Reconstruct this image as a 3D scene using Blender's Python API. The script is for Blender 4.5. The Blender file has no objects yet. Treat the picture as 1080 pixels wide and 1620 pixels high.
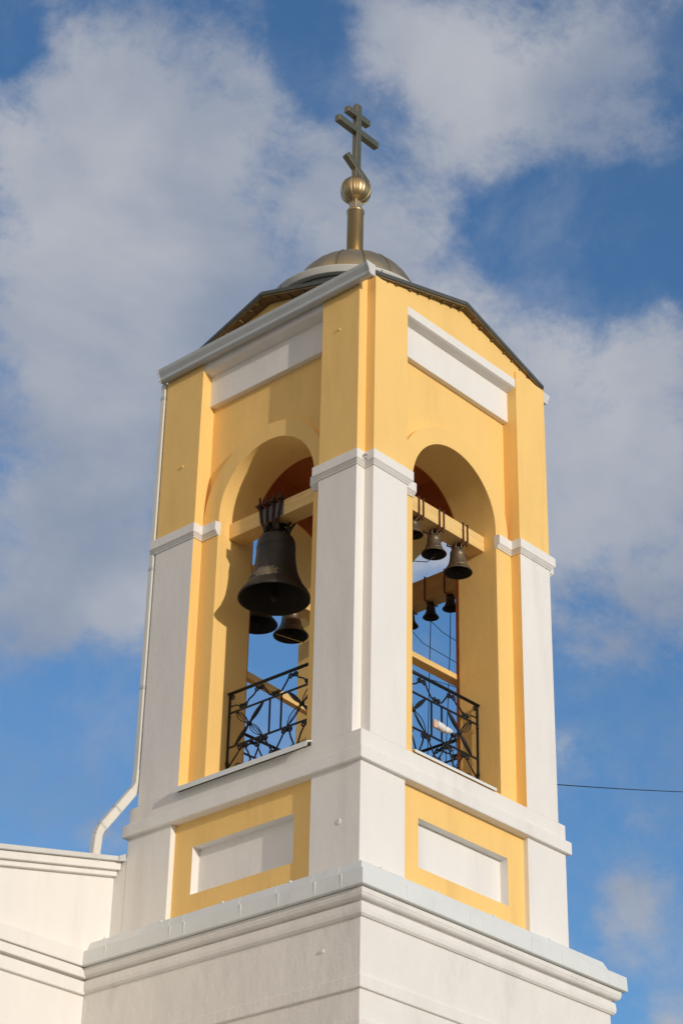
import bpy, bmesh, math, random
from mathutils import Vector, Matrix
random.seed(7)
C = bpy.context.scene
R = math.radians
PI = math.pi

# ------------------------------------------------------------------ camera
cam = bpy.data.cameras.new('camera')
cob = bpy.data.objects.new('camera', cam)
C.collection.objects.link(cob)
C.camera = cob
yaw, pitch, roll = 0.7441571713, 0.5280993311, 0.0216173090
fw = Vector((math.cos(yaw)*math.cos(pitch), math.sin(yaw)*math.cos(pitch), math.sin(pitch)))
rt = Vector((math.sin(yaw), -math.cos(yaw), 0))
up = rt.cross(fw)
r2 = math.cos(roll)*rt + math.sin(roll)*up
u2 = -math.sin(roll)*rt + math.cos(roll)*up
m = Matrix((r2, u2, -fw)).transposed().to_4x4()
m.translation = Vector((-19.16748, -17.41098, 1.5698))
cob.matrix_world = m
cam.sensor_fit = 'VERTICAL'
cam.sensor_height = 36.0
cam.lens = 3371.8557*36/1620
cam.clip_end = 5000
cam.clip_start = 0.1

# ------------------------------------------------------------------ sun, sky, exposure
SUN = Vector((-0.205, -1.0, 0.172)).normalized()
sun_el = math.asin(SUN.z)
sun_az = math.atan2(SUN.x, SUN.y)
sl = bpy.data.lights.new('sun', 'SUN')
sl.energy = 2.53
sl.angle = R(0.5)
sl.color = (1.0, 0.892, 0.775)
so = bpy.data.objects.new('sun', sl)
C.collection.objects.link(so)
so.rotation_euler = (-SUN).to_track_quat('-Z', 'Y').to_euler()
so.location = (-6, -40, 30)

w = bpy.data.worlds.new('World')
C.world = w
w.use_nodes = True
nt = w.node_tree
nt.nodes.clear()
def N(t, **k):
    n = nt.nodes.new(t)
    for a, v in k.items():
        setattr(n, a, v)
    return n
L = nt.links.new
wout = N('ShaderNodeOutputWorld')
bg = N('ShaderNodeBackground')
bg.inputs[1].default_value = 0.10
L(bg.outputs[0], wout.inputs[0])
sky = N('ShaderNodeTexSky')
sky.sky_type = 'NISHITA'
sky.sun_disc = False
sky.sun_elevation = R(24)
sky.sun_elevation = sun_el
sky.sun_rotation = sun_az
sky.air_density = 1.0
sky.dust_density = 0.4
sky.ozone_density = 2.5
tc = N('ShaderNodeTexCoord')

def mathn(op, a, b=None, clamp=False):
    n = N('ShaderNodeMath', operation=op)
    n.use_clamp = clamp
    for i, x in enumerate((a, b)):
        if x is None:
            continue
        if isinstance(x, (int, float)):
            n.inputs[i].default_value = x
        else:
            L(x, n.inputs[i])
    return n.outputs[0]
def noise(scale, detail, rough, dist=0.0, stretch=(1, 1, 1), off=(0, 0, 0), vec=None):
    mp = N('ShaderNodeMapping')
    mp.inputs['Scale'].default_value = stretch
    mp.inputs['Location'].default_value = off
    L(vec or tc.outputs['Generated'], mp.inputs[0])
    n = N('ShaderNodeTexNoise')
    n.inputs['Scale'].default_value = scale
    n.inputs['Detail'].default_value = detail
    n.inputs['Roughness'].default_value = rough
    n.inputs['Distortion'].default_value = dist
    L(mp.outputs[0], n.inputs['Vector'])
    return n.outputs['Fac']

# where the cloud banks lie in the sky: (direction, angular radius, weight)
F_PX = 3371.8557
def skydir(px, py):
    d = fw*F_PX + r2*(px-540) - u2*(py-810)
    return d.normalized()
CLOUDS = [  # position of each bank around the tower axis, radius, weight
    (170, 170, 260, .55), (120, 430, 300, .62), (330, 300, 230, .42), (300, 560, 300, .60),
    (80, 760, 280, .58), (160, 900, 200, .42), (30, 950, 130, .30), (420, 120, 130, .25), (930, 90, 240, .66), (700, 40, 150, .36), (760, 210, 150, .34),
    (620, 380, 190, .62), (520, 260, 130, .30), (780, 520, 140, .45), (900, 680, 220, .55), (1000, 900, 260, .60), (760, 800, 200, .4),
    (1050, 560, 100, .35), (600, 700, 260, .5), (1000, 1450, 100, .52), (1060, 1600, 80, .5), (150, 1310, 70, .4), (900, 1195, 75, .50), (200, 940, 90, .26),
    (50, 1330, 80, .22), (250, 1310, 60, .22), (1010, 1330, 130, .26),
    (490, 60, 90, -.55), (600, 30, 120, .30), (680, 140, 120, .34), (770, 290, 110, .30), (20, 60, 60, -.45), (840, 360, 150, -.50), (1010, 350, 130, -.55), (960, 470, 80, -.35),
    (110, 1170, 190, -.5), (960, 1150, 120, -.30), (600, 1150, 250, -.35), (500, 130, 80, -.25),
]
base = None
for px, py, rad, wt in CLOUDS:
    d = skydir(px, py)
    vd = N('ShaderNodeVectorMath', operation='DISTANCE')
    L(tc.outputs['Generated'], vd.inputs[0])
    vd.inputs[1].default_value = d
    mr = N('ShaderNodeMapRange', interpolation_type='SMOOTHSTEP')
    mr.inputs['From Min'].default_value = 0
    mr.inputs['From Max'].default_value = 1.25*rad/F_PX
    mr.inputs['To Min'].default_value = wt
    mr.inputs['To Max'].default_value = 0
    L(vd.outputs['Value'], mr.inputs['Value'])
    base = mr.outputs[0] if base is None else mathn('ADD', base, mr.outputs[0])
n_big = noise(9, 10, .63, .22, (1, 1, 1.5), (3.1, 1.7, .3))
n_fine = noise(30, 9, .68, .2, (1, 1, 1.3), (.4, 2.2, 5.1))
dens = mathn('ADD', base, mathn('MULTIPLY', mathn('SUBTRACT', n_big, .5), 1.9))
dens = mathn('ADD', dens, mathn('MULTIPLY', mathn('SUBTRACT', n_fine, .5), .95))
cov = N('ShaderNodeMapRange', interpolation_type='SMOOTHSTEP')
cov.inputs['From Min'].default_value = .06
cov.inputs['From Max'].default_value = .70
L(dens, cov.inputs['Value'])
n_tone = noise(7, 7, .50, .2, (1, 1, 1.6), (7.7, .2, 2.1))
tone = N('ShaderNodeMapRange', interpolation_type='SMOOTHSTEP')
tone.inputs['From Min'].default_value = .34
tone.inputs['From Max'].default_value = .70
L(n_tone, tone.inputs['Value'])
ccol = N('ShaderNodeMix', data_type='RGBA')
L(tone.outputs[0], ccol.inputs['Factor'])
ccol.inputs['A'].default_value = (2.65, 3.12, 4.10, 1)
ccol.inputs['B'].default_value = (4.9, 5.05, 5.45, 1)
tint = N('ShaderNodeMix', data_type='RGBA', blend_type='MULTIPLY')
tint.inputs['Factor'].default_value = 1
L(sky.outputs[0], tint.inputs['A'])
tint.inputs['B'].default_value = (1.08, 1.43, 1.74, 1)
# unseen warm cloud glow, added as fill light for the shaded left faces
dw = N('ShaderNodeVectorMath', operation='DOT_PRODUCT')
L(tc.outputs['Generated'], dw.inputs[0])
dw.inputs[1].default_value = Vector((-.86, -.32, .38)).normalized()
west_fill = N('ShaderNodeMapRange', interpolation_type='SMOOTHSTEP')
west_fill.inputs['From Min'].default_value = .25
west_fill.inputs['From Max'].default_value = .95
L(dw.outputs['Value'], west_fill.inputs['Value'])
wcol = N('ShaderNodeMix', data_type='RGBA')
L(west_fill.outputs[0], wcol.inputs['Factor'])
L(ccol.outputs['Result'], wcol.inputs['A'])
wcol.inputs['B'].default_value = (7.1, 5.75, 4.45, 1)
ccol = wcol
n_veil = noise(10, 9, .62, .25, (1, 1, 1.15), (1.3, 4.4, 8.2))
veil = N('ShaderNodeMapRange', interpolation_type='SMOOTHSTEP')
veil.inputs['From Min'].default_value = .42
veil.inputs['From Max'].default_value = .72
veil.inputs['To Max'].default_value = .40
L(n_veil, veil.inputs['Value'])
cov1 = mathn('ADD', cov.outputs[0], mathn('MULTIPLY', mathn('SUBTRACT', 1, cov.outputs[0]), veil.outputs[0]))
cov2 = mathn('MAXIMUM', cov1, west_fill.outputs[0])
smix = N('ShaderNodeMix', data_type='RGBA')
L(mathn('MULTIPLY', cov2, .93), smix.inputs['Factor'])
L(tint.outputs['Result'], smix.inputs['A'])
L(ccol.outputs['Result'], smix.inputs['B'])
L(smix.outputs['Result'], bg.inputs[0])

C.view_settings.view_transform = 'Standard'
C.view_settings.look = 'None'
C.view_settings.exposure = 0
C.view_settings.gamma = 1
C.render.engine = 'CYCLES'
C.cycles.max_bounces = 8
C.cycles.diffuse_bounces = 5

# ------------------------------------------------------------------ materials
def mat(name, col, rough=.8, metal=0.0, var=.05, vscale=2.0, stretch=(1, 1, 1), bump=0.0, bscale=30.0,
        bstretch=(1, 1, 1), stain=None, stain_amt=0.0, stain_scale=1.2, stain_stretch=(1, 1, .3), bump2=0.0, bump2_scale=3.0, coat=0.0):
    m = bpy.data.materials.new(name)
    m.use_nodes = True
    t = m.node_tree
    b = t.nodes['Principled BSDF']
    b.inputs['Roughness'].default_value = rough
    b.inputs['Metallic'].default_value = metal
    b.inputs['Coat Weight'].default_value = coat
    ge = t.nodes.new('ShaderNodeNewGeometry')
    def nz(scale, st, detail=5):
        mp = t.nodes.new('ShaderNodeMapping')
        mp.inputs['Scale'].default_value = st
        t.links.new(ge.outputs['Position'], mp.inputs[0])
        n = t.nodes.new('ShaderNodeTexNoise')
        n.inputs['Scale'].default_value = scale
        n.inputs['Detail'].default_value = detail
        n.inputs['Roughness'].default_value = .6
        t.links.new(mp.outputs[0], n.inputs['Vector'])
        return n.outputs['Fac']
    rp = t.nodes.new('ShaderNodeMapRange')
    rp.inputs['From Min'].default_value = .25
    rp.inputs['From Max'].default_value = .75
    rp.inputs['To Min'].default_value = 1-var
    rp.inputs['To Max'].default_value = 1+var
    t.links.new(nz(vscale, stretch), rp.inputs['Value'])
    mx = t.nodes.new('ShaderNodeMix')
    mx.data_type = 'RGBA'
    mx.blend_type = 'MULTIPLY'
    mx.inputs['Factor'].default_value = 1
    mx.inputs['A'].default_value = (*col, 1)
    t.links.new(rp.outputs[0], mx.inputs['B'])
    out = mx.outputs['Result']
    if stain:
        sr = t.nodes.new('ShaderNodeMapRange')
        sr.interpolation_type = 'SMOOTHSTEP'
        sr.inputs['From Min'].default_value = .52
        sr.inputs['From Max'].default_value = .74
        sr.inputs['To Max'].default_value = stain_amt
        t.links.new(nz(stain_scale, stain_stretch, 8), sr.inputs['Value'])
        m2 = t.nodes.new('ShaderNodeMix')
        m2.data_type = 'RGBA'
        t.links.new(sr.outputs[0], m2.inputs['Factor'])
        t.links.new(out, m2.inputs['A'])
        m2.inputs['B'].default_value = (*stain, 1)
        out = m2.outputs['Result']
    t.links.new(out, b.inputs['Base Color'])
    h = None
    if bump:
        bp = t.nodes.new('ShaderNodeBump')
        bp.inputs['Strength'].default_value = bump
        bp.inputs['Distance'].default_value = .01
        t.links.new(nz(bscale, bstretch), bp.inputs['Height'])
        h = bp
    if bump2:
        b2 = t.nodes.new('ShaderNodeBump')
        b2.inputs['Strength'].default_value = bump2
        b2.inputs['Distance'].default_value = .03
        t.links.new(nz(bump2_scale, (1, 1, .55), 3), b2.inputs['Height'])
        if h:
            t.links.new(h.outputs[0], b2.inputs['Normal'])
        h = b2
    if h:
        t.links.new(h.outputs[0], b.inputs['Normal'])
    return m
M = {}
M['white'] = mat('white_plaster', (.77, .75, .72), .85, var=.04, vscale=1.6, stretch=(1, 1, .4), bump=.22, bscale=40, stain=(.62, .60, .57), stain_amt=.5, stain_scale=1.9, stain_stretch=(1, 1, .16), bump2=.22, bump2_scale=3.4)
M['white_old'] = mat('weathered_white_plaster', (.75, .73, .70), .88, var=.05, vscale=2.2, stretch=(1, 1, .5), bump=.30, bscale=30, stain=(.52, .51, .49), stain_amt=.35, stain_scale=2.2, stain_stretch=(1, 1, .45), bump2=.5, bump2_scale=4.0)
M['yellow'] = mat('yellow_plaster', (.865, .57, .196), .85, var=.05, vscale=1.5, stretch=(1, 1, .35), bump=.22, bscale=40, stain=(.72, .465, .16), stain_amt=.6, stain_scale=2.2, stain_stretch=(1, 1, .16), bump2=.16, bump2_scale=3.4)
M['brick'] = mat('dark_red_brick', (.52, .17, .040), .9, var=.18, vscale=5, bump=.4, bscale=18)
M['ceiling'] = mat('red_brown_boards', (.50, .16, .04), .7, var=.12, vscale=6, stretch=(1, .1, 1))
M['flash'] = mat('painted_sheet_metal', (.71, .735, .72), .45, var=.04, vscale=2, bump=.10, bscale=5, bump2=.16, bump2_scale=1.6, stain=(.50, .53, .53), stain_amt=.3, stain_scale=3)
M['gutter'] = mat('grey_gutter_metal', (.50, .53, .54), .38, var=.05, vscale=3, bump=.06, bscale=6)
M['pipe'] = mat('white_painted_pipe', (.70, .69, .64), .45, var=.06, vscale=3, stretch=(1, 1, .4), stain=(.52, .50, .43), stain_amt=.5, stain_scale=3)
M['roof'] = mat('dark_roof_sheet', (.045, .055, .052), .5, var=.15, vscale=5)
M['rim'] = mat('weathered_roof_edge', (.075, .08, .066), .5, var=.2, vscale=7)
M['soffit'] = mat('rough_soffit_boards', (.17, .115, .05), .85, var=.35, vscale=7, bump=.6, bscale=14)
M['ring'] = mat('pale_ring_sheet', (.62, .62, .60), .45, var=.06, vscale=3)
M['gold'] = mat('brushed_gold_sheet', (.66, .50, .27), .36, 1.0, var=.09, vscale=4, bump=.12, bscale=8)
M['gold_dull'] = mat('dull_gold_sheet', (.60, .48, .29), .48, 1.0, var=.10, vscale=3, bump=.16, bscale=7)
M['cross'] = mat('bronze_gilt_sheet', (.37, .30, .175), .40, 1.0, var=.08, vscale=3, bump=.05, bscale=6)
M['rim_gold'] = mat('seam_gold', (.38, .28, .15), .45, 1.0, var=.1)
M['brass'] = mat('brass_sheet', (.50, .37, .19), .42, 1.0, var=.12, vscale=6, bump=.06, bscale=10)
M['copper'] = mat('copper_collar', (.50, .17, .06), .4, 1.0, var=.1)
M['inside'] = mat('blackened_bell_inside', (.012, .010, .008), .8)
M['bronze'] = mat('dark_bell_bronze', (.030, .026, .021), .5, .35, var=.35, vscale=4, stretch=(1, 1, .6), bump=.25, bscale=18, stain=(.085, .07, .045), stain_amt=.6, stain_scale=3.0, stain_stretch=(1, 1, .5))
def scuffed():
    q = M['bronze'].copy()
    q.name = 'scuffed_bell_bronze'
    t = q.node_tree
    pb = t.nodes['Principled BSDF']
    src = pb.inputs['Base Color'].links[0].from_socket
    ge = t.nodes.new('ShaderNodeNewGeometry')
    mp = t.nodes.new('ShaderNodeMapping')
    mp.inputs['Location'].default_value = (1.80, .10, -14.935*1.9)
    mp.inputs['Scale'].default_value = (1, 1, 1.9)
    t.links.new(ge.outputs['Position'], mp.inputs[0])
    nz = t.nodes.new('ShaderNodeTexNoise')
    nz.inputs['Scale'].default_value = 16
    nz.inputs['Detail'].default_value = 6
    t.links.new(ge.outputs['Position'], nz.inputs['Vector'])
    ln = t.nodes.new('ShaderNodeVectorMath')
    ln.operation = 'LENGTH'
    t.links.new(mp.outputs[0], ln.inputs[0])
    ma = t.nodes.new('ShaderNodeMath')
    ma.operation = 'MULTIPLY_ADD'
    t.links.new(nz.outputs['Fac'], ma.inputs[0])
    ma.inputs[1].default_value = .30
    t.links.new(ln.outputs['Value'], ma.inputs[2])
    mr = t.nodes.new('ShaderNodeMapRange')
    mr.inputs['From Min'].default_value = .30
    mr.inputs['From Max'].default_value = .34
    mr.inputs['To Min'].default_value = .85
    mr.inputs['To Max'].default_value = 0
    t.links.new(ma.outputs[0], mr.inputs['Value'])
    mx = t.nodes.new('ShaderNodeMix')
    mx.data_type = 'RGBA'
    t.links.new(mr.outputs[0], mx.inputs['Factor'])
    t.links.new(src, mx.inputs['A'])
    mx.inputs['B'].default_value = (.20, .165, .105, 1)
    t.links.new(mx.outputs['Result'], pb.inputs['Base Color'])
    return q
M['bronze_scuffed'] = scuffed()
M['bronze_lit'] = mat('sunlit_bell_bronze', (.17, .125, .072), .45, .6, var=.3, vscale=7, bump=.2, bscale=25, stain=(.08, .07, .055), stain_amt=.6, stain_scale=6)  # lit copy of the bell bronze, sunlight put into its colour
M['rust'] = mat('rusty_iron', (.11, .034, .017), .85, .2, var=.35, vscale=12, bump=.4, bscale=40)
M['rust_dark'] = mat('dark_rusty_iron', (.055, .022, .014), .85, .2, var=.4, vscale=12, bump=.4, bscale=40)
M['iron'] = mat('black_wrought_iron', (.014, .014, .015), .42, .4, var=.25, vscale=9, bump=.2, bscale=50)
M['wood'] = mat('yellow_painted_timber', (.78, .53, .20), .7, var=.10, vscale=5, stretch=(.25, .25, 3.5), bump=.5, bscale=10, bstretch=(.2, .2, 4), stain=(.50, .31, .10), stain_amt=.5, stain_scale=5, stain_stretch=(.3, .3, 3))
M['wood_shaded'] = mat('shaded_timber', (.52, .31, .095), .8, var=.15, vscale=5, stretch=(.3, .3, 3), bump=.4, bscale=10)  # darker copy of the yellow timber, shade put into the far beam's colour
M['grey_plate'] = mat('grey_steel_plate', (.16, .16, .165), .6, .5, var=.2, vscale=9)
M['rope'] = mat('dark_rope', (.035, .03, .028), .9, var=.2, vscale=30)
M['lamp'] = mat('white_lamp_plastic', (.80, .79, .75), .4, var=.04, vscale=9)
M['lamp_base'] = mat('pale_pink_bracket', (.62, .42, .33), .6, var=.1, vscale=9)
M['ground'] = mat('paving_and_dry_grass', (.33, .295, .235), .95, var=.25, vscale=.4, bump=.3, bscale=6)
M['navroof'] = mat('grey_roof_sheet', (.36, .39, .40), .45, var=.06, vscale=1)
M['cable'] = mat('black_cable', (.01, .01, .012), .6)

# ------------------------------------------------------------------ mesh helpers
class MB:
    def __init__(self, T=None):
        self.v = []
        self.f = []
        self.mi = []
        self.sm = []
        self.T = T or Matrix.Identity(4)
    def add(self, vs, fs, mi=0, smooth=False):
        o = len(self.v)
        self.v += [tuple(self.T @ Vector(p)) for p in vs]
        for f in fs:
            self.f.append([i+o for i in f])
            self.mi.append(mi)
            self.sm.append(smooth)
    def box(self, x0, x1, y0, y1, z0, z1, mi=0):
        vs = [(x, y, z) for z in (z0, z1) for y in (y0, y1) for x in (x0, x1)]
        self.add(vs, [(0, 2, 3, 1), (4, 5, 7, 6), (0, 1, 5, 4), (2, 6, 7, 3), (1, 3, 7, 5), (0, 4, 6, 2)], mi)
    def wallprism(self, pts, y0, y1, mi=0):
        # pts: outline (x, z); extruded along y
        n = len(pts)
        vs = [(p[0], y0, p[1]) for p in pts]+[(p[0], y1, p[1]) for p in pts]
        fs = [list(range(n)), list(range(2*n-1, n-1, -1))]
        for i in range(n):
            j = (i+1) % n
            fs.append((i, i+n, j+n, j))
        self.add(vs, fs, mi)
    def plan(self, pts, z0, z1, mi=0, side_mi=None, pts2=None, cap=True):
        # pts: outline (x, y); extruded up; pts2 = outline at the top
        n = len(pts)
        q = pts2 or pts
        vs = [(p[0], p[1], z0) for p in pts]+[(p[0], p[1], z1) for p in q]
        if cap:
            self.add(vs, [list(range(n-1, -1, -1)), list(range(n, 2*n))], mi)
        for i in range(n):
            j = (i+1) % n
            self.add([vs[i], vs[j], vs[j+n], vs[i+n]], [(0, 1, 2, 3)], side_mi[i] if side_mi else mi)
    def tube(self, pts, r, n=8, mi=0, closed=False, taper=None):
        pts = [Vector(p) for p in pts]
        rings = []
        k = len(pts)
        prev = None
        for i, p in enumerate(pts):
            a = pts[i-1] if i > 0 else p
            b = pts[i+1] if i < k-1 else p
            t = (b-a)
            if t.length < 1e-9:
                t = Vector((0, 0, 1))
            t.normalize()
            if prev is None:
                ref = Vector((0, 0, 1)) if abs(t.z) < .9 else Vector((1, 0, 0))
                nrm = t.cross(ref).normalized()
            else:
                nrm = (prev - t*prev.dot(t))
                nrm = nrm.normalized() if nrm.length > 1e-6 else t.orthogonal().normalized()
            prev = nrm
            bn = t.cross(nrm)
            rr = taper[i] if taper else r
            rings.append([p+(nrm*math.cos(2*PI*j/n)+bn*math.sin(2*PI*j/n))*rr for j in range(n)])
        vs = [q for rg in rings for q in rg]
        fs = []
        for i in range(k-1):
            for j in range(n):
                fs.append((i*n+j, i*n+(j+1) % n, (i+1)*n+(j+1) % n, (i+1)*n+j))
        self.add(vs, fs, mi, True)
        self.add(rings[0], [list(range(n-1, -1, -1))], mi)
        self.add(rings[-1], [list(range(n))], mi)
    def bar(self, a, b, w, h, upv=(0, 0, 1), mi=0):
        a, b = Vector(a), Vector(b)
        t = (b-a).normalized()
        s = t.cross(Vector(upv)).normalized()
        u = s.cross(t)
        vs = []
        for p in (a, b):
            for i, j in ((-1, -1), (1, -1), (1, 1), (-1, 1)):
                vs.append(p+s*(i*w/2)+u*(j*h/2))
        self.add(vs, [(0, 1, 2, 3), (7, 6, 5, 4), (0, 4, 5, 1), (1, 5, 6, 2), (2, 6, 7, 3), (3, 7, 4, 0)], mi)
    def lathe(self, prof, n=48, c=(0, 0, 0), mi=0, smooth=True):
        vs = []
        fs = []
        for r, z in prof:
            for j in range(n):
                a = 2*PI*j/n
                vs.append((c[0]+r*math.cos(a), c[1]+r*math.sin(a), c[2]+z))
        for i in range(len(prof)-1):
            for j in range(n):
                fs.append((i*n+j, i*n+(j+1) % n, (i+1)*n+(j+1) % n, (i+1)*n+j))
        self.add(vs, fs, mi, smooth)
    def build(self, name, mats, parent=None, bevel=0.0, loc=None, label=None, fix=True):
        me = bpy.data.meshes.new(name)
        bm = bmesh.new()
        bv = [bm.verts.new(v) for v in self.v]
        for f, mi, s in zip(self.f, self.mi, self.sm):
            try:
                fc = bm.faces.new([bv[i] for i in f])
                fc.material_index = mi
                fc.smooth = s
            except ValueError:
                pass
        bmesh.ops.remove_doubles(bm, verts=bm.verts, dist=1e-5)
        if fix:
            bmesh.ops.recalc_face_normals(bm, faces=bm.faces)
        bm.to_mesh(me)
        bm.free()
        for q in (mats if isinstance(mats, (list, tuple)) else [mats]):
            me.materials.append(q)
        o = bpy.data.objects.new(name, me)
        C.collection.objects.link(o)
        if loc:
            o.location = loc
        if parent:
            o.parent = parent
            # parents are unrotated: keep world coordinates
            pl = Vector((0, 0, 0))
            q = parent
            while q:
                pl += q.location
                q = q.parent
            o.location = Vector(loc or (0, 0, 0)) - pl
        if bevel:
            bv = o.modifiers.new('bevel', 'BEVEL')
            bv.width = bevel
            bv.segments = 2
            bv.limit_method = 'ANGLE'
            bv.angle_limit = R(40)
        if label:
            o['label'] = label
        return o
def thing(name, label, cat, loc=(0, 0, 0), group=None):
    o = bpy.data.objects.new(name, None)
    C.collection.objects.link(o)
    o.location = loc
    o.empty_display_size = .2
    o['label'] = label
    o['category'] = cat
    if group:
        o['group'] = group
    return o
def tag(o, label, cat, group=None):
    o['label'] = label
    o['category'] = cat
    if group:
        o['group'] = group
    return o
def rot(k):
    return Matrix.Rotation(-k*PI/2, 4, 'Z')     # side 0 faces -Y, side 1 faces -X

# ------------------------------------------------------------------ ground
g = MB()
g.box(-2500, 2500, -2500, 2500, -1, 0)
o = g.build('ground', M['ground'])
o['kind'] = 'structure'

# ------------------------------------------------------------------ bell tower
T = thing('bell_tower', 'square yellow and white plastered bell tower with open arches and gold dome', 'bell tower', (0, 0, 0))
H = 2.0
A = 1.187
A4 = 1.112        # the far pilaster of the shaded side is a little wider
NB = 1.848        # notch
HJ = .875         # half width of the arched openings
CO = [-.01, .075, 0.0, 0.0]      # the openings are not quite central

# lower storey
b = MB()
b.box(-2.34, 2.34, -2.34, 2.4, -0.5, 10.0)
low = b.build('lower_storey', M['white_old'], T, .012)
for z0, z1 in ((8.775, 8.925), (8.30, 8.44)):
    b = MB()
    b.box(-2.372, 2.372, -2.372, 2.38, z0, z1)
    b.build('string_course', M['white_old'], low, .014)
# cornice with two rolls
def ring_profile(b, prof, yb, mi=0):
    # prof: (half width, z) from bottom to top, swept round the three free sides
    n = len(prof)
    vs = []
    for hw, z in prof:
        vs += [(-hw, yb, z), (-hw, -hw, z), (hw, -hw, z), (hw, yb, z)]
    fs = []
    for i in range(n-1):
        for j in range(3):
            fs.append((i*4+j, i*4+j+1, (i+1)*4+j+1, (i+1)*4+j))
    b.add(vs, fs, mi)
b = MB()
prof = [(2.335, 9.585), (2.365, 9.59), (2.388, 9.615), (2.395, 9.66), (2.39, 9.715), (2.385, 9.742), (2.352, 9.748), (2.352, 9.765)]
for t in range(0, 7):
    a = t/6*PI/2
    prof.append((2.372+.066*math.sin(a), 9.768+.05*(1-math.cos(a))))
prof += [(2.445, 9.828), (2.445, 9.885), (2.40, 9.89), (2.40, 9.95)]
ring_profile(b, prof, 2.35)
b.build('cornice', M['white_old'], T, .004)
# sheet metal capping in two tiers
b = MB()
ring_profile(b, [(2.40, 9.893), (2.497, 9.893), (2.503, 9.90), (2.496, 10.075), (2.488, 10.083), (2.362, 10.108), (2.358, 10.115), (2.292, 10.262), (2.282, 10.272), (1.95, 10.33)], 2.215)
cap = b.build('metal_capping', M['flash'], T)
sm = cap.modifiers.new('thick', 'SOLIDIFY')
sm.thickness = .006
for k in (0, 1):
    Tm = rot(k)
    for u in (-1.75, -.62, -.38, .55, 1.15, 1.72, 2.12):
        uu = u + (.06 if k else 0)
        b = MB(Tm)
        b.box(uu-.004, uu+.004, -2.5045, -2.485, 9.90, 10.07)
        b.build('seam', M['flash'], cap)
        b = MB(Tm)
        b.bar((uu-.215, -2.353, 10.118), (uu-.215, -2.290, 10.258), .008, .012, upv=(0, 1, 0))
        b.build('seam', M['flash'], cap)
    for u in (-1.95, -.95, .1, 1.2):
        b = MB(Tm)
        b.box(u-.02, u+.005, -2.30, -2.27, 10.255, 10.28)
        b.build('clip', M['flash'], cap)

# panelled pedestal
b = MB()
for sx in (-1, 1):
    for sy in (-1, 1):
        x0, x1 = sorted((sx*1.195, sx*1.995))
        y0, y1 = sorted((sy*1.195, sy*1.995))
        b.box(x0, x1, y0, y1, 10.1, 11.69)
b.box(-1.7, 1.7, -1.7, 1.7, 10.1, 11.69)
ped = b.build('pedestal', M['white'], T, .01)
b = MB()
b.box(-1.99, 1.99, 1.5, 2.26, 10.0, 11.43)
b.build('connecting_wall', M['white'], T)
for k in range(4):
    b = MB(rot(k))
    y0, y1 = -1.918, -1.65
    X, x = 1.20, .865
    z0, za, zb, z1 = 10.1, 10.69, 11.315, 11.70
    # frame: one face with a rectangular hole
    vs = []
    for y in (y0, y1):
        vs += [(-X, y, z0), (X, y, z0), (X, y, z1), (-X, y, z1), (-x, y, za), (x, y, za), (x, y, zb), (-x, y, zb)]
    fs = [(0, 1, 5, 4), (1, 2, 6, 5), (2, 3, 7, 6), (3, 0, 4, 7)]
    b.add(vs, fs)
    b.add(vs, [(4, 5, 13, 12), (5, 6, 14, 13), (6, 7, 15, 14), (7, 4, 12, 15)], 1)
    fr = b.build('recessed_panel', [M['yellow'], M['white']], T)
    b = MB(rot(k))
    b.box(-.88, .88, -1.795, -1.66, 10.67, 11.33)
    b.build('sunken_panel', M['white'], fr)

# parapet block and string course
b = MB()
b.box(-2.0, 2.0, -2.0, 2.0, 11.688, 12.085)
par = b.build('parapet_block', M['white'], T, .012)
b = MB()
b.box(-2.055, 2.055, -2.055, 2.055, 11.680, 11.852)
b.build('string_course', M['white'], par, .014)
b = MB()
b.box(-1.845, 1.845, -1.845, 1.845, 12.07, 12.20)
b.build('threshold', M['yellow'], par, .006)

# corner piers with notched angles
def pier_outline(aL, aR, e=0.0, hs=H, nb=NB):
    # near corner (-,-): left-face pilaster from y=-aL, right-face pilaster from x=-aR
    return [(-hs-e, -aL+e), (-hs-e, -nb-e), (-nb-e, -nb-e), (-nb-e, -hs-e), (-aR+e, -hs-e)]
for k in range(4):
    aL, aR = A, A
    if k == 1:
        aL, aR = A, A4
    if k == 3:
        pass
    Tm = rot(k)
    pts = pier_outline(aL, aR)+[(-aR, -1.185), (-1.185, -1.185), (-1.185, -aL)]
    #  edges: 0 left face,1 end,2 end,3 right face,4 inner return,5,6 inner,7 return
    sm_ = [0, 0, 0, 0, 1, 1, 1, 1]
    b = MB(Tm)
    b.plan(pts, 12.08, 15.84, 0, sm_)
    pier = b.build('corner_pier', [M['white'], M['yellow']], T, .008)
    b = MB(Tm)
    b.plan(pts, 15.99, 18.795, 0)
    b.build('upper_pilaster', M['yellow'], pier, .008)
    # capital: wraps pilaster and arch surround
    jR, jL = HJ-.003-CO[k], HJ-.003+CO[(k+1) % 4]
    def capo(e):
        o = pier_outline(aL, aR, e)
        return [(-1.841-e, -jL), (-1.841-e, -aL+e)]+o+[(-aR+e, -1.841-e), (-jR, -1.841-e), (-jR, -1.80), (-1.4, -1.80), (-1.80, -1.4), (-1.80, -jL)]
    b = MB(Tm)
    b.plan(capo(.018), 15.805, 15.822, 0)
    b.plan(capo(.022), 15.822, 15.862, 0, pts2=capo(.056))
    b.plan(capo(.062), 15.862, 16.0, 0)
    b.plan(capo(.055), 16.0, 16.008, 0, pts2=capo(.0))
    b.build('capital', M['white'], pier, .006)

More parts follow.
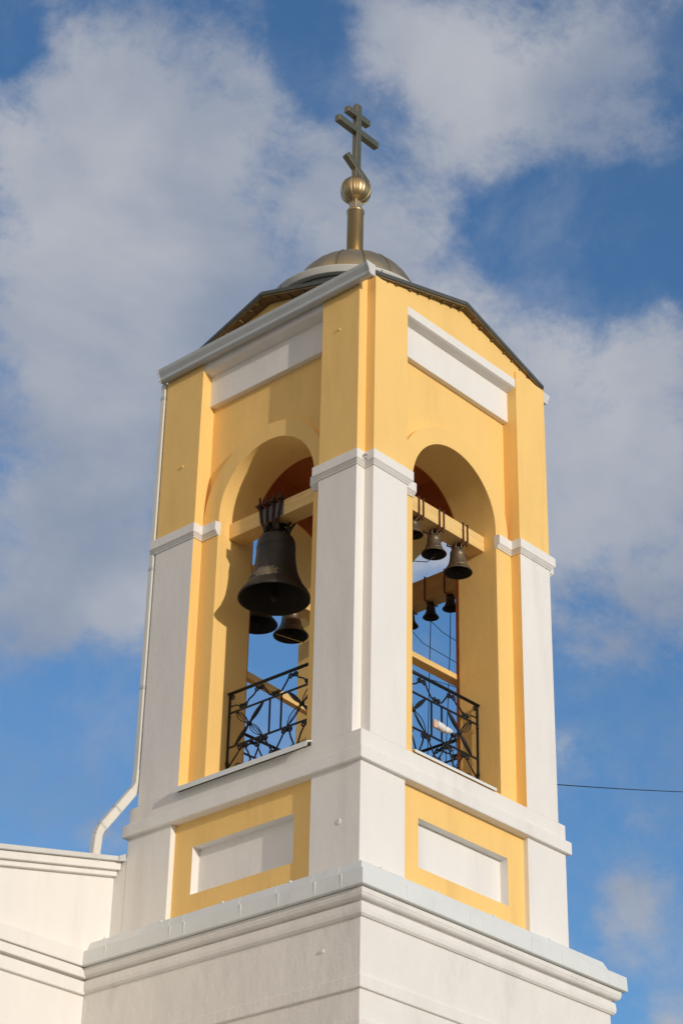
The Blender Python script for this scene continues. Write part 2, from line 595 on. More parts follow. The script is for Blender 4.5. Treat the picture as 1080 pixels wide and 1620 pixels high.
# arch walls
RA = HJ
ZC = 16.085
def arc(r, zc, n=40, a0=PI, a1=0):
    return [(r*math.cos(a0+(a1-a0)*i/n), zc+r*math.sin(a0+(a1-a0)*i/n)) for i in range(n+1)]
for k in range(4):
    Tm = rot(k)
    def slab(outer, yf, yb, zbot, b):
        # U-shaped slab with the arched opening: front/back strips and reveals built from quads
        inner = [(CO[k]-HJ, zbot)]+[(CO[k]+x, z) for x, z in arc(RA, ZC, 48)]+[(CO[k]+HJ, zbot)]
        poly = outer+inner[::-1]
        b.wallprism(poly, yf, yb)
    b = MB(Tm)
    slab([(-1.25, 12.06), (-1.25, 18.9), (1.25, 18.9), (1.25, 12.06)], -1.752, -1.18, 12.06, b)
    wl = b.build('arch_wall', M['yellow'], T)
    b = MB(Tm)
    ao = [(CO[k]*.4+x, z) for x, z in arc(1.135, ZC, 48)]
    slab([(-1.2, 12.065), (-1.2, 15.95), (-1.13, 15.95)]+ao+[(1.13, 15.95), (1.2, 15.95), (1.2, 12.065)], -1.838, -1.745, 12.065, b)
    b.build('archivolt', M['yellow'], wl, .006)
    b = MB(Tm)
    slab([(-1.165, 12.15), (-1.165, 17.56), (1.165, 17.56), (1.165, 12.15)], -1.181, -1.165, 12.15, b)
    b.build('brick_lining', M['brick'], wl)
    b = MB(Tm)
    b.box(-1.2, 1.2, -1.838, -1.70, 17.99, 18.53)
    b.build('frieze_panel', M['white'], wl, .006)
    b = MB(Tm)
    xr = 1.186
    cp = [(-1.86, 18.49), (-1.955, 18.515), (-1.985, 18.53), (-1.985, 18.665), (-1.93, 18.68), (-1.7, 18.68), (-1.7, 18.49)]
    vs = [(s*xr, y, z) for s in (-1, 1) for y, z in cp]
    n = len(cp)
    b.add(vs, [list(range(n)), list(range(2*n-1, n-1, -1))]+[(i, (i+1) % n, (i+1) % n+n, i+n) for i in range(n)])
    b.build('frieze_cornice', M['white'], wl)
    b = MB(Tm)
    b.wallprism([(-1.84, 18.67), (1.84, 18.67), (1.84, 18.83), (0, 19.27), (-1.84, 18.83)], -1.972 if k % 2 == 0 else -1.83, -1.2)
    b.build('tympanum', M['yellow'], wl, .005)
    # sills
    b = MB(Tm)
    if k == 1:
        cs = [(-1.70, 12.225), (-1.86, 12.195), (-2.088, 12.115), (-2.094, 12.045), (-2.086, 12.045), (-2.08, 12.105), (-1.85, 12.18), (-1.70, 12.20)]
        x0, x1 = -1.12, 1.20
    else:
        cs = [(-1.70, 12.235), (-1.885, 12.222), (-1.885, 12.185), (-1.878, 12.185), (-1.878, 12.212), (-1.70, 12.222)]
        x0, x1 = CO[k]-HJ+.003, .72
    vs = [(x, y, z) for x in (x0, x1) for y, z in cs]
    n = len(cs)
    b.add(vs, [list(range(n)), list(range(2*n-1, n-1, -1))]+[(i, (i+1) % n, (i+1) % n+n, i+n) for i in range(n)])
    b.build('sill', M['flash'], wl)
# chamber ceiling
b = MB()
b.box(-1.3, 1.3, -1.3, 1.3, 17.55, 17.65)
b.build('chamber_ceiling', M['ceiling'], T)

# small fixings left in the plaster
def knob(c, r, nrm, m='yellow'):
    b = MB()
    b.tube([Vector(c)-Vector(nrm)*.02, Vector(c)+Vector(nrm)*.018], r, 10)
    b.build('wall_plug', M[m], T)
knob((-2.0, -1.50, 18.05), .016, (-1, 0, 0))
knob((-2.0, 1.42, 17.05), .020, (-1, 0, 0))
knob((-2.34, -1.78, 9.30), .022, (-1, 0, 0), 'white_old')
b = MB()
b.tube([(-1.93+.028*math.cos(t), -1.935, 15.915+.035*math.sin(t)) for t in [i*2*PI/14 for i in range(15)]], .007, 6)
b.build('eye_bolt', M['grey_plate'], T)
b = MB()
b.lathe([(0, .0055), (.02, .005), (.038, .003), (.045, -.01)], 14)
pt = b.build('plaster_patch', M['white_old'], T, loc=(-1.998, -1.66, 10.98))
pt.rotation_euler = (0, -PI/2, 0)

# ------------------------------------------------------------------ roof
EV = 2.12
def roof_pts(dz):
    out = []
    for i in range(8):
        a = -PI/2 - i*PI/4      # apex -Y, corner (-,-), apex -X ...
        if i % 2 == 0:
            ex, ey = round(math.cos(a)), round(math.sin(a))
            out.append((2.0*ex, 2.065*ey, (19.355 if ex else 19.31)+dz))
        else:
            out.append((1.85*(1 if math.cos(a) > 0 else -1), 1.98*(1 if math.sin(a) > 0 else -1), 18.862+dz))
    return out
def ring_pts(r, z):
    return [(r*math.cos(-PI/2-i*PI/4), r*math.sin(-PI/2-i*PI/4), z) for i in range(8)]
b = MB()
lo, tp = roof_pts(-.045), roof_pts(.0)
r_in = ring_pts(1.08, 19.86)
r_lo = ring_pts(1.08, 19.80)
vs = lo+tp+r_in+r_lo
fs = []
for i in range(8):
    j = (i+1) % 8
    fs += [(8+i, 8+j, 16+j, 16+i), (i, 8+i, 8+j, j), (i, j, 24+j, 24+i)]
b.add(vs, fs)
roof = b.build('roof', M['roof'], T)
# folded roof edge, soffit boards and rafter ends
for i in range(8):
    j = (i+1) % 8
    a, c = Vector(tp[i]), Vector(tp[j])
    mid = (a+c)/2
    out = Vector((math.copysign(1, mid.x), 0, 0)) if abs(mid.x) > abs(mid.y) else Vector((0, math.copysign(1, mid.y), 0))
    b = MB()
    b.bar(a+out*.014-Vector((0, 0, .015)), c+out*.014-Vector((0, 0, .015)), .03, .06)
    b.build('roof_edge', M['rim'], roof, .004)
    b = MB()
    dn = Vector((0, 0, -1))
    hw_ = .10 if abs(out.x) > .5 else .065
    b.bar(a-out*(hw_-.015)+dn*.062, c-out*(hw_-.015)+dn*.062, 2*hw_, .022)
    b.build('soffit_board', M['soffit'], roof)
    for t in (.05, .16, .27, .39, .52, .63, .76, .88):
        p = a.lerp(c, t+random.uniform(-.03, .03))+dn*.088
        b = MB()
        b.bar(p-out*.13, p-out*random.uniform(.0, .02), random.uniform(.03, .055), .022)
        b.build('rafter', M['soffit'], roof)
# gutters on two opposite eaves
for s, y0, y1, dz in ((-1, -2.13, 1.90, 0), (1, -1.86, 2.0, .13)):
    cs = [(2.015, 18.635), (2.10, 18.62), (2.118, 18.635), (2.125, 18.68), (2.165, 18.745), (2.178, 18.79), (2.168, 18.795), (2.15, 18.755),
          (2.112, 18.69), (2.10, 18.635), (2.03, 18.645), (2.03, 18.78), (2.015, 18.78)]
    b = MB()
    vs = [(s*x, y, z+dz) for y in (y0, y1) for x, z in cs]
    n = len(cs)
    b.add(vs, [list(range(n)), list(range(2*n-1, n-1, -1))]+[(i, (i+1) % n, (i+1) % n+n, i+n) for i in range(n)])
    gt = b.build('gutter', M['gutter'], T, 0)
    ec = [(2.010, 18.618), (2.105, 18.612), (2.128, 18.635), (2.133, 18.68), (2.172, 18.745), (2.186, 18.80), (2.010, 18.80)]
    for y, yy in ((y0-.006, y0+.012), (y1-.012, y1+.006)):
        b = MB()
        vs = [(s*x, q, z+dz) for q in (y, yy) for x, z in ec]
        n = len(ec)
        b.add(vs, [list(range(n)), list(range(2*n-1, n-1, -1))]+[(i, (i+1) % n, (i+1) % n+n, i+n) for i in range(n)])
        b.build('end_cap', M['ring'], gt, .003)
# drum, ring, dome, finial, cross
AX = (-.04, .044)
b = MB()
b.lathe([(1.09, 19.5), (1.09, 20.02)], 48, (AX[0]-.06, AX[1]+.06, 0))
b.build('drum', M['roof'], T)
b = MB()
b.lathe([(1.05, 20.005), (1.165, 20.0), (1.18, 20.005), (1.185, 20.10), (1.20, 20.108), (.9, 20.17)], 64, (AX[0]-.06, AX[1]+.06, 0))
ring = b.build('drum_ring', M['ring'], T)
for a in (1.2, 2.9, 4.3, 5.6):
    d = Vector((math.cos(a), math.sin(a), 0))
    b = MB()
    b.bar(Vector((AX[0], AX[1], 20.0))+d*1.184-Vector((.06, -.06, 0)), Vector((AX[0], AX[1], 20.115))+d*1.184-Vector((.06, -.06, 0)), .014, .01, upv=d)
    b.build('seam', M['rim'], ring)
NG = 14
b = MB()
dom = []
for i in range(25):
    t = i/24*PI/2*.985
    dom.append((.95*math.cos(t), 20.13+.90*math.sin(t)))
n = NG*6
vs = []
fs = []
for r, z in dom:
    for j in range(n):
        a = 2*PI*j/n
        ph = (j % 6)/6
        bulge = 1+.03*math.sin(PI*ph)
        vs.append((AX[0]+r*bulge*math.cos(a), AX[1]+r*bulge*math.sin(a), z))
for i in range(len(dom)-1):
    for j in range(n):
        fs.append((i*n+j, i*n+(j+1) % n, (i+1)*n+(j+1) % n, (i+1)*n+j))
b.add(vs, fs, 0, True)
dome = b.build('dome', M['gold_dull'], T)
for kx in range(NG):
    a = 2*PI*kx/NG
    b = MB()
    b.tube([(AX[0]+(r+.004)*math.cos(a), AX[1]+(r+.004)*math.sin(a), z+.004) for r, z in dom], .011, 6)
    b.build('rib', M['rim_gold'], dome)
b = MB()
b.lathe([(.0, 20.9), (.126, 20.9), (.126, 21.97), (.138, 21.975), (.138, 22.0), (.10, 22.005), (0, 22.005)], 32, (AX[0], AX[1], 0))
post = b.build('finial_post', M['gold'], T)
b = MB()
b.lathe([(.128, 21.03), (.150, 21.035), (.146, 21.075), (.127, 21.11)], 28, (AX[0], AX[1], 0))
b.build('collar', M['copper'], post)
b = MB()
b.box(AX[0]-.072, AX[0]+.072, AX[1]-.072, AX[1]+.072, 21.99, 22.24)
b.build('neck', M['gold_dull'], post, .006)
# ribbed globe
b = MB()
prof = []
for i in range(41):
    t = -PI/2+PI*i/40
    prof.append((.236*math.cos(t)**.8 if math.cos(t) > 0 else 0, .225*math.sin(t)))
n = 192
vs = []
fs = []
for i, (r, z) in enumerate(prof):
    r2_ = r*(1+(.004 if i % 2 else -.003))
    for j in range(n):
        a = 2*PI*j/n
        lob = 1-.02*abs(math.cos(4*a))**8+.007*math.cos(32*a)
        vs.append((AX[0]+max(r2_, .002)*lob*math.cos(a), AX[1]+max(r2_, .002)*lob*math.sin(a), 22.41+z))
for i in range(len(prof)-1):
    for j in range(n):
        fs.append((i*n+j, i*n+(j+1) % n, (i+1)*n+(j+1) % n, (i+1)*n+j))
b.add(vs, fs, 0, True)
globe = b.build('globe', M['brass'], T)
for kx in range(8):
    a = 2*PI*(kx+.5)/8
    b = MB()
    b.tube([(AX[0]+(r+.003)*math.cos(a), AX[1]+(r+.003)*math.sin(a), 22.41+z) for r, z in prof[3:-3]], .008, 5)
    b.build('band', M['gold_dull'], globe)
# eight-pointed cross in the plane of the sunlit front
b = MB()
cx, cy = AX
b.box(cx-.056, cx+.056, cy-.046, cy+.046, 22.60, 24.12)
cr = b.build('cross', M['cross'], T, .006)
for za, zb, hl, nm in ((23.84, 23.95, .255, 'top_bar'), (23.53, 23.642, .462, 'main_bar')):
    b = MB()
    b.box(cx-hl, cx+hl, cy-.052, cy+.052, za, zb)
    b.build(nm, M['cross'], cr, .006)
b = MB()
b.bar((cx-.245, cy, 22.985), (cx+.245, cy, 22.685), .104, .10)
b.build('slanted_bar', M['cross'], cr, .006)

# ------------------------------------------------------------------ downpipe
def fillet(pts, r, n=8):
    pts = [Vector(p) for p in pts]
    out = [pts[0]]
    for i in range(1, len(pts)-1):
        a, p, c = pts[i-1], pts[i], pts[i+1]
        d1, d2 = (a-p).normalized(), (c-p).normalized()
        k = min(r, (a-p).length*.45, (c-p).length*.45)
        s, e = p+d1*k, p+d2*k
        for t in range(n+1):
            u = t/n
            out.append(s*(1-u)**2+p*2*u*(1-u)+e*u*u)
    out.append(pts[-1])
    return out
PX, PY = -1.985, 1.925
def rect_tube(b, pts, ws, ds):
    pts = [Vector(p) for p in pts]
    rings = []
    for i, p in enumerate(pts):
        t = (pts[min(i+1, len(pts)-1)]-pts[max(i-1, 0)]).normalized()
        side = (Vector((0, 1, 0))-t*t.y).normalized()
        oth = t.cross(side)
        w_, d_ = ws[i]/2, ds[i]/2
        k = .25*min(w_, d_)
        ring_ = []
        for sx, sy in ((-1, -1), (1, -1), (1, 1), (-1, 1)):
            ring_ += [p+oth*sx*w_+side*sy*(d_-k), p+oth*sx*(w_-k)+side*sy*d_] if sx*sy > 0 else [p+oth*sx*(w_-k)+side*sy*d_, p+oth*sx*w_+side*sy*(d_-k)]
        rings.append(ring_)
    vs = [q for r_ in rings for q in r_]
    n = 8
    fs = [tuple(range(7, -1, -1)), tuple(range(len(vs)-8, len(vs)))]
    for i in range(len(pts)-1):
        for j in range(n):
            fs.append((i*n+j, i*n+(j+1) % n, (i+1)*n+(j+1) % n, (i+1)*n+j))
    b.add(vs, fs)
b = MB()
rect_tube(b, [(PX, PY, 18.64), (PX, PY, 12.50)], [.060]*2, [.085]*2)
dp = b.build('downpipe', M['pipe'], T)
b = MB()
path = fillet([(PX, PY, 12.60), (PX, PY, 12.37), (-2.40, 2.125, 11.69), (-2.425, 2.13, 11.28)], .085, 10)
kk = [(1-.13) if (i % 2 == 0 and (2 <= i <= 10 or 13 <= i <= 21)) else 1 for i in range(len(path))]
rect_tube(b, path, [(.075+.045*min(1, i/8))*q for i, q in enumerate(kk)], [.100*(1-(1-q)*.5) for q in kk])
b.build('elbow', M['pipe'], dp)
for z in (18.4, 15.6, 13.8, 12.53):
    b = MB()
    rect_tube(b, [(PX, PY, z-.022), (PX, PY, z+.022)], [.070]*2, [.095]*2)
    b.box(PX-.01, PX+.10, PY-.012, PY+.012, z-.015, z+.015)
    b.build('bracket', M['gutter'], dp)
b = MB()
rect_tube(b, [(-2.185, 2.022, 12.04), (-2.20, 2.029, 12.015)], [.126]*2, [.106]*2)
rect_tube(b, [(-2.345, 2.099, 11.78), (-2.36, 2.106, 11.755)], [.126]*2, [.106]*2)
b.build('joint', M['gutter'], dp)

# ------------------------------------------------------------------ nave behind the tower
NV = thing('church_nave', 'white plastered church wing with stepped mouldings behind the bell tower', 'building', (0, 8, 0))
YN = 2.22
SL = .213
def zr(x):
    return 11.43+(2.09-abs(x))*SL
b = MB()
b.wallprism([(-9, -.5), (9, -.5), (9, zr(9)-.12), (0, zr(0)-.12), (-9, zr(9)-.12)], YN, YN+22)
b.build('wall', M['white'], NV)
def rake(name, y, ztop, zbot, m, xs=(2.0, 9.25)):
    for s in (-1, 1):
        b = MB()
        pts = [(s*xs[0], zr(xs[0])+zbot), (s*xs[1], zr(xs[1])+zbot), (s*xs[1], zr(xs[1])+ztop), (s*xs[0], zr(xs[0])+ztop)]
        b.wallprism(pts, y, YN+.1)
        b.build(name, m, NV, .006)
rake('eaves_flashing', 2.03, 0.0, -.062, M['ring'])
rake('raking_cornice', 2.085, -.065, -.165, M['white'])
rake('raking_cornice', 2.15, -.165, -.235, M['white'])
for s in (-1, 1):
    b = MB()
    b.wallprism([(s*9.3, zr(9.3)-.10), (0, zr(0)-.10), (0, zr(0)-.01), (s*9.3, zr(9.3)-.01)], 2.45, YN+22.2)
    b.build('roof', M['navroof'], NV)
# little upstand where the flashing climbs the tower side
b = MB()
b.wallprism([(-2.10, 11.36), (-1.93, 11.40), (-1.93, 11.52), (-2.10, 11.425)], 2.008, 2.03)
b.build('flashing_upstand', M['gutter'], NV)
# entablature carried on from the tower
for s in (-1, 1):
    for z0, z1, e in ((9.575, 9.74, .055), (9.765, 9.885, .10), (9.895, 10.10, .125)):
        x0, x1 = sorted((s*2.36, s*9.1))
        b = MB()
        b.box(x0, x1, YN-e, YN+.1, z0, z1)
        b.build('entablature', M['white'], NV, .012)

# ------------------------------------------------------------------ timbers
def timber(name, a, c, w_, h_, label, m='wood', cat='beam', group='bell beams'):
    b = MB()
    b.bar(a, c, w_, h_)
    o = b.build(name, M[m], None, .008)
    tag(o, label, cat, group)
    return o
timber('bell_beam', (-1.505, -1.0, 15.94), (-1.505, 1.0, 15.94), .26, .235, 'thick yellow timber beam across the left shaded arch carrying the biggest bell')
timber('bell_beam', (-1.0, -1.5, 15.94), (1.0, -1.5, 15.94), .25, .235, 'yellow timber beam across the sunlit arch with small bells strapped under it')
timber('bell_beam', (1.5, -1.0, 15.97), (1.5, 1.0, 15.97), .25, .35, 'timber beam coloured darker for shade, seen through the sunlit arch above the three smallest dark bells', 'wood_shaded')
timber('bell_beam', (-1.0, 1.5, 15.95), (1.0, 1.5, 15.95), .25, .26, 'timber beam at the back of the belfry above the two half-hidden bells')
timber('guard_plank', (-1.3, -1.04, 14.09), (1.17, -1.04, 14.09), .16, .08, 'yellow plank with lit edge across the sunlit arch just above its railing', group='guard planks')
timber('guard_plank', (-1.17, 1.10, 14.155), (1.17, 1.10, 14.00), .10, .10, 'plain yellow plank sloping behind the railing of the shaded arch', group='guard planks')

# ------------------------------------------------------------------ bells
def bell_profile(R0, H0):
    # (radius, height above rim) as fractions
    o = [(0, 1.0), (.30, .998), (.40, .985), (.475, .955), (.52, .90), (.535, .83), (.535, .815), (.545, .805), (.545, .785), (.535, .775), (.545, .66), (.57, .54), (.61, .42), (.665, .325),
         (.74, .24), (.745, .228), (.735, .222), (.83, .145), (.92, .075), (.975, .025), (1.0, -.005), (1.0, -.02), (.985, -.027), (.955, -.02),
         (.90, .03), (.80, .11), (.68, .22), (.57, .36), (.50, .55), (.47, .78), (.40, .90), (0, .93)]
    return [(r*R0, z*H0) for r, z in o]
def bell(label, c, R0, H0, m, crown_top, beam, axis, strap='rust', name='bell'):
    # c: centre of the rim; beam: (half width, z bottom, z top) of the beam it hangs from; axis: unit vector along the beam
    t = thing(name, label, 'bell', c, 'bells in the belfry')
    c = Vector(c)
    b = MB()
    bp = bell_profile(R0, H0)
    ki = min(range(len(bp)), key=lambda i: bp[i][1])
    b.lathe(bp[:ki+2], 56, c)
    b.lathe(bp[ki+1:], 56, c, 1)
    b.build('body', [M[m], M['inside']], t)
    # crown of loops
    b = MB()
    ax = Vector(axis)
    pr = Vector((-ax.y, ax.x, 0))
    zt = c.z+H0
    ch = crown_top-zt
    rr = .07*R0/.485+.004
    for q in range(6):
        a = q*PI/3+.3
        d = ax*math.cos(a)+pr*math.sin(a)
        b.tube([Vector((c.x, c.y, zt-.01))+d*R0*.36, Vector((c.x, c.y, zt+ch*.35))+d*R0*.40, Vector((c.x, c.y, zt+ch*.75))+d*R0*.30,
                Vector((c.x, c.y, zt+ch*.98))+d*R0*.08], .045*R0+.003, 8)
    b.lathe([(0, 0), (.16*R0, 0), (.17*R0, ch*.5), (.12*R0, ch), (0, ch)], 14, (c.x, c.y, zt-.005))
    b.build('crown', M[m], t)
    # clapper
    b = MB()
    b.tube([(c.x, c.y, c.z+H0*.93), (c.x+.04*R0, c.y+.03*R0, c.z+H0*.2), (c.x+.05*R0, c.y+.04*R0, c.z+H0*.08), (c.x+.05*R0, c.y+.04*R0, c.z+H0*.0), (c.x+.05*R0, c.y+.04*R0, c.z-H0*.05)],
           .03, 10, taper=[.025*R0+.003, .04*R0+.003, .11*R0, .12*R0, .04*R0])
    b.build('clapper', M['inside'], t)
    return t
def straps(t, c, offs, axis, hw, zb, zt, crown_z, r, spread, flat=False):
    ax = Vector(axis)
    pr = Vector((-ax.y, ax.x, 0))
    for o in offs:
        b = MB()
        P = Vector((c[0], c[1], 0))+ax*o
        q = Vector((c[0], c[1], 0))+ax*o*spread
        h = hw+r+.002
        Z = Vector((0, 0, 1))
        pts = [q-pr*.03+Z*crown_z, P-pr*h+Z*(zb-.01), P-pr*h+Z*(zt+r), P+pr*h+Z*(zt+r), P+pr*h+Z*(zb-.01), q+pr*.03+Z*crown_z]
        if flat:
            for i in range(5):
                b.bar(pts[i], pts[i+1], .035 if i not in (0, 4) else .03, 2*r, upv=pr if abs((pts[i+1]-pts[i]).normalized().z) > .5 else (0, 0, 1))
        else:
            b.tube(pts, r, 7)
        b.build('strap', M['rust'], t)
# the great bell in the shaded arch
big = (-1.5, .025, 14.715)
t = bell('large black bell with pale scuffed waist hanging in the shaded arch', big, .485, .92, 'bronze_scuffed', 15.83, None, (0, 1, 0), name='great_bell')
for i, o in enumerate((-.22, -.085, .045, .17)):
    y = big[1]+o
    ym = big[1]+o*.80
    yc = big[1]+o*.55
    hz = random.uniform(-.02, .05)
    for sx in (-1, 1):
        xs = -1.505+sx*.156
        b = MB()
        b.tube([(-1.5+sx*.10, yc, 15.66), (-1.505+sx*.13, (ym+yc)/2, 15.77), (xs, ym, 15.83), (xs, y, 16.08), (xs, y+.012, 16.19+hz)], .018, 7, taper=[.016, .019, .019, .019, .015])
        b.tube([(xs, y, 16.085), (xs, y, 16.125)], .034, 6)
        b.build('strap', M['rust_dark'], t)
    b = MB()
    b.box(-1.505-.215, -1.505+.215, y-.032, y+.032, 16.060, 16.09)
    b.build('clamp_plate', M['rust_dark'], t)
b = MB()
b.box(-1.642, -1.632, -.22, .19, 15.83, 16.05)
b.build('backing_plate', M['grey_plate'], t)
for q in range(5):
    a = q*2*PI/5
    b = MB()
    b.tube([(-1.5+.10*math.cos(a), .025+.10*math.sin(a), 15.62), (-1.5+.15*math.cos(a), .025+.15*math.sin(a), 15.70), (-1.5+.20*math.cos(a), .025+.20*math.sin(a), 15.81)], .021, 7)
    b.build('hook', M['rust_dark'], t)
# two medium bells on the back beam
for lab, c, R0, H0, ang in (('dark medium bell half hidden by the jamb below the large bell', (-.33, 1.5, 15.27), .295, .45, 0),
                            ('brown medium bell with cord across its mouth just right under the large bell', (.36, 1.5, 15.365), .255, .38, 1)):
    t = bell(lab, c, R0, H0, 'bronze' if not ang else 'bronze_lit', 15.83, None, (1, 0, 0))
    straps(t, c, (-.07, .07), (1, 0, 0), .125, 15.82, 16.08, 15.74, .012, .7)
    if ang:
        b = MB()
        b.tube([(0.159, 1.592, 15.34), (0.42, 1.528, 15.34), (0.651, 1.471, 15.34)], .0065, 6)
        b.build('cord', M['wood'], t)
# small bells in the sunlit arch
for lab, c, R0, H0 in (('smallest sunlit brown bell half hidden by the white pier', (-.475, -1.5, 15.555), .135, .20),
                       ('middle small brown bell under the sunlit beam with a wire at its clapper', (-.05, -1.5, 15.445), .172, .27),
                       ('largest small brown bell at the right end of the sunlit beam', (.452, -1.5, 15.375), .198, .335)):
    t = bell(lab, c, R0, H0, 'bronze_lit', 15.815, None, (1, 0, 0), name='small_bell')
    straps(t, c, (-.045, .045), (1, 0, 0), .127, 15.82, 16.06, 15.76, .012, .55)
    b = MB()
    b.tube([(c[0]-.05, c[1], 15.80), (c[0]-.02, c[1], 15.75), (c[0]+.02, c[1], 15.75), (c[0]+.05, c[1], 15.80)], .010, 6)
    b.tube([(c[0]+.05, c[1]-.10, 15.81), (c[0]+.065, c[1]-.11, 15.765)], .014, 6)
    b.build('shackle', M['rust'], t)
# smallest bells on the far beam
for lab, c in (('tiny dark bell cut off by the yellow jamb behind the sunlit arch', (1.5, .235, 15.545)), ('tiny dark bell hanging clear against the sky behind the sunlit arch', (1.5, -.147, 15.56)),
               ('tiny dark bell against the right inner jamb behind the sunlit arch', (1.5, -.51, 15.575))):
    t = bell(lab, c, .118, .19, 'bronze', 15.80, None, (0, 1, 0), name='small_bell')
    straps(t, c, (0,), (0, 1, 0), .127, 15.795, 16.145, 15.775, .010, 1)
    b = MB()
    b.tube([(c[0], c[1]-.03, 15.80), (c[0]-.03, c[1]-.06, 15.77), (c[0]-.02, c[1]+.06, 15.785)], .012, 6)
    b.build('shackle', M['rust'], t)

# ropes and wires
def rope(label, pts, r=.006, name='bell_rope', cat='rope', group='bell ropes', m='rope'):
    b = MB()
    b.tube(pts, r, 6)
    o = b.build(name, M[m])
    tag(o, label, cat, group)
rope('thin dark rope hanging from the tiny bell against the sky', [(1.5, -.147, 15.56), (1.46, -.16, 14.9), (1.40, -.17, 13.5), (1.36, -.20, 12.25)])
rope('thin dark rope hanging from the tiny bell beside the right inner jamb', [(1.5, -.51, 15.575), (1.48, -.51, 14.9), (1.40, -.50, 13.5), (1.36, -.5, 12.25)])
rope('thin dark rope hanging from the tiny bell at the yellow jamb', [(1.5, .235, 15.545), (1.42, .18, 14.6), (1.25, .12, 13.5), (1.2, .1, 12.25)])
rope('wire slanting down from the tiny clear bell to the inner pier', [(1.5, -.147, 15.50), (1.34, -.5, 15.14), (1.17, -.90, 14.80)], .005)
rope('wire with a knot slanting across the sky behind the sunlit arch', [(1.5, .235, 15.50), (1.38, -.1, 15.12), (1.17, -.90, 14.47)], .005)
rope('lowest slanting wire across the sky behind the sunlit arch', [(1.4, .35, 14.98), (1.3, -.2, 14.52), (1.17, -.90, 14.10)], .005)
rope('short wire running down left from the middle small sunlit bell', [(-.05, -1.5, 15.40), (-.10, -1.42, 15.33), (-.35, -.9, 15.45), (-.62, -.35, 15.55)], .006)

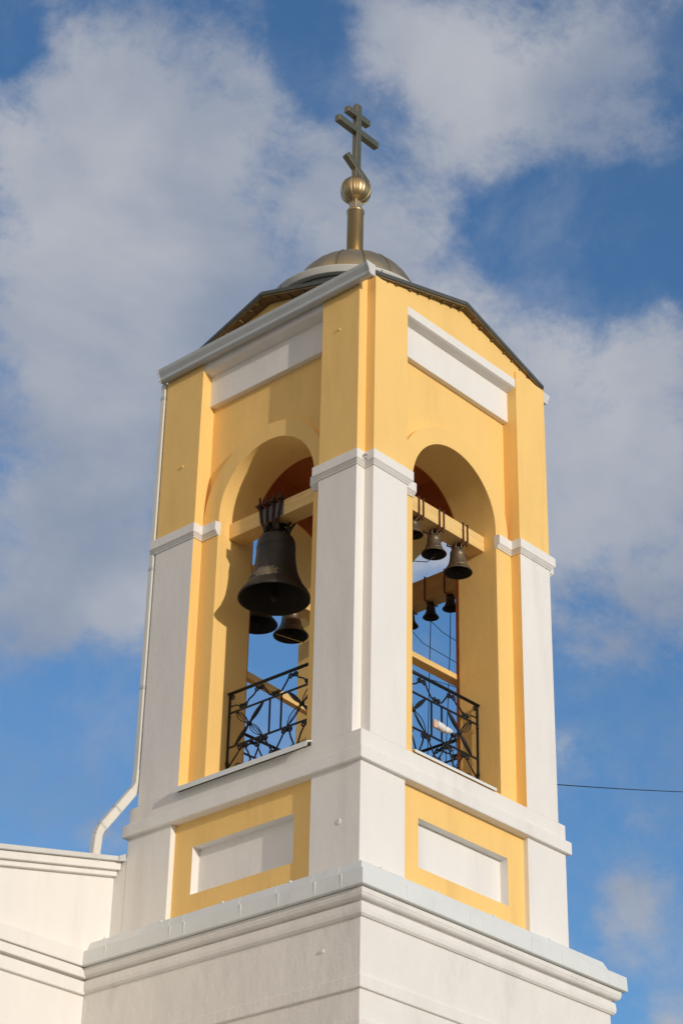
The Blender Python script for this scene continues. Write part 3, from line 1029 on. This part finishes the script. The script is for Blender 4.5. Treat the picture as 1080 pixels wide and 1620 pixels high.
# ------------------------------------------------------------------ wrought iron railings
def spiral(cx_, cz_, r0, turns, start, dirn=1, n=18):
    out = []
    for i in range(n+1):
        t = i/n
        a = start+dirn*2*PI*turns*t
        r = r0*(1-.78*t)
        out.append((cx_+r*math.cos(a), cz_+r*math.sin(a)))
    return out
ZT, Z2, Z3, ZB = 13.535, 13.255, 12.765, 12.555
def railing(label, k):
    t = thing('iron_railing', label, 'railing', tuple(rot(k) @ Vector((0, -1.5, 12.24))), 'wrought iron railings in the arches')
    Tm = rot(k) @ Matrix.Translation((CO[k], -1.5, 0)) @ Matrix.Scale(1.075, 4, (1, 0, 0))
    def nb():
        return MB(Tm)
    b = nb()
    b.tube([(-.80, 0, ZT), (.80, 0, ZT)], .021, 10)
    b.bar((-.80, 0, ZT+.004), (.80, 0, ZT+.004), .052, .014)
    b.build('top_rail', M['iron'], t)
    for z in (Z2, Z3):
        b = nb()
        b.bar((-.79, 0, z), (.79, 0, z), .016, .024)
        b.build('rail', M['iron'], t)
    for s in (-1, 1):
        b = nb()
        b.bar((s*.775, 0, 12.20), (s*.775, 0, ZT), .024, .024, upv=(0, 1, 0))
        b.tube([(s*.775, 0, ZB-.02), (s*.775, 0, ZB+.02)], .024, 8)
        b.tube([(s*.775, 0, Z2-.06), (s*.775, 0, Z2-.03)], .020, 8)
        b.build('post', M['iron'], t)
    for s in (-1, 1):
        b = nb()
        b.bar((s*.095, 0, Z3), (s*.095, 0, Z2), .018, .018, upv=(0, 1, 0))
        b.build('baluster', M['iron'], t)
    # crossed leaves
    for s in (-1, 1):
        cxs = s*.43
        zc_ = (Z2+Z3)/2
        ex, ez = .235, (Z2-Z3)/2
        b = nb()
        d = Vector((-ex*s, 0, ez))
        dl = d.normalized()
        nrm = Vector((-dl.z, 0, dl.x))
        for sg in (-1, 1):
            for off in (-1, 1):
                pts = []
                tp2 = []
                for i in range(13):
                    q = i/12
                    w_ = math.sin(PI*q)
                    pts.append(Vector((cxs, 0, zc_))+d*sg*q+nrm*off*.010*w_)
                    tp2.append(.008+.013*w_)
                b.tube(pts, .01, 7, taper=tp2)
        b.build('solid_leaf', M['iron'], t)
        b = nb()
        d = Vector((ex*s, 0, ez))
        dl = d.normalized()
        nrm = Vector((-dl.z, 0, dl.x))
        for sg in (-1, 1):
            for off in (-1, -.35, .35, 1):
                pts = [Vector((cxs, .02*math.cos(off*3)*math.sin(PI*i/12), zc_))+d*sg*(i/12)+nrm*off*.042*math.sin(PI*i/12) for i in range(13)]
                b.tube(pts, .0065, 6)
        b.lathe([(0, -.03), (.03, -.02), (.036, 0), (.03, .02), (0, .03)], 12, (cxs, 0, zc_))
        b.build('basket_leaf', M['iron'], t)
    # scrolls under the top rail and under the lower rail
    def sc(pts, r):
        b = nb()
        b.tube(pts, r, 6)
        b.build('scroll', M['iron'], t)
    def pair(u, z, r, rr, rod=None):
        b = nb()
        for s in (-1, 1):
            sp = spiral(u+s*r*1.05, z, r, 1.3, PI if s > 0 else 0, -s if z > 13.4 or (12.6 < z < 12.75) else s)
            b.tube([(x, 0, zz) for x, zz in sp], rr, 6)
        b.tube([(u-.012, 0, z), (u+.012, 0, z)], rr*1.6, 6)
        b.build('scroll', M['iron'], t)
    rs = .040
    zu, zl = ZT-.075, Z2+.055
    for s in (-1, 1):
        pair(s*.275, zu, rs, .0115)
        pair(s*.54, zl, rs*.85, .0115)
        sp = spiral(s*.73, zu+.01, rs, 1.3, 0 if s > 0 else PI, s)
        sc([(x, 0, zz) for x, zz in sp], .010)
        sc([(s*.05, 0, zl-.02), (s*.10, 0, zl+.0), (s*.17, 0, zu-.06), (s*.215, 0, zu+.01)], .0115)
        sc([(s*.335, 0, zu-.02), (s*.37, 0, zu-.06), (s*.45, 0, zl+.05), (s*.49, 0, zl+.0)], .0115)
        sc([(s*.60, 0, zl), (s*.66, 0, zl+.035), (s*.765, 0, zl+.04)], .009)
    pair(0, zl, rs*.85, .0115)
    zu, zl = Z3-.05, ZB-.10
    for s in (-1, 1):
        for u, z in ((.20, zu), (.52, zu), (.34, zl)):
            pair(s*u, z, rs*1.1, .0125)
        sc([(s*.04, 0, zl+.06), (s*.12, 0, zu-.07), (s*.16, 0, zu)], .011)
        sc([(s*.24, 0, zu-.02), (s*.27, 0, zu-.12), (s*.32, 0, zl+.03)], .011)
        sc([(s*.48, 0, zu-.02), (s*.43, 0, zu-.10), (s*.38, 0, zl+.03)], .011)
        sc([(s*.56, 0, zu-.02), (s*.66, 0, zu-.13), (s*.77, 0, zl+.02)], .011)
        sc([(s*.43, 0, zl-.02), (s*.6, 0, zl+.05), (s*.77, 0, zl-.06)], .010)
    pair(0, zl+.04, rs, .011)
    return t
railing('black wrought iron railing with scrolls in the sunlit arch, white lamp clamped on it', 0)
railing('black wrought iron railing with crossed leaves in the shaded left arch', 1)
railing('black wrought iron railing in the far right arch seen through the sunlit arch', 3)
railing('black wrought iron railing at the back, seen through the shaded arch', 2)

# lamp clamped to the railing
t = thing('lamp', 'small white lamp with ribbed body clamped to the railing of the sunlit arch', 'lamp', (.03, -1.55, 12.94))
b = MB()
pf = [(0, 0), (.04, .0)]
for i in range(1, 11):
    pf += [(.055 if i % 2 else .045, i*.014)]
pf += [(.045, .155), (0, .155)]
n = len(pf)
b.lathe(pf, 20)
o = b.build('ribbed_body', M['lamp'], t, loc=(-.075, -1.55, 12.935))
o.rotation_euler = (0, PI/2+.12, .0)
b = MB()
b.lathe([(0, 0), (.030, 0), (.046, .03), (.043, .06), (.030, .12), (.022, .15), (0, .152)], 20)
o = b.build('head', M['lamp'], t, loc=(.085, -1.55, 12.915))
o.rotation_euler = (0, PI/2-.15, 0)
b = MB()
b.box(-.13, -.07, -1.56, -1.54, 12.88, 12.99)
b.box(-.12, -.09, -1.55, -1.50, 12.90, 12.93)
b.build('bracket', M['lamp_base'], t, .003)
b = MB()
b.lathe([(0, 0), (.024, 0), (.028, .02), (.028, .07), (.016, .085), (0, .085)], 16)
o = b.build('socket', M['iron'], t, loc=(.232, -1.55, 12.893))
o.rotation_euler = (0, PI/2-.15, 0)
b = MB()
b.tube([(.31, -1.55, 12.885), (.35, -1.53, 12.84), (.36, -1.51, 12.77), (.30, -1.51, 12.70), (.32, -1.50, 12.45)], .006, 6)
b.build('lamp_wire', M['cable'], t)

# overhead cable leaving the tower
a = Vector((2.0, -1.14, 12.944))
c = Vector((16.29, 4.28, 18.85))
pts = []
for i in range(21):
    q = i/20
    p = a.lerp(c, q)
    p.z -= .03*math.sin(PI*q)
    pts.append(p)
rope('thin black overhead cable leaving the right side of the tower', pts, .008, 'overhead_cable', 'cable', None, 'cable')
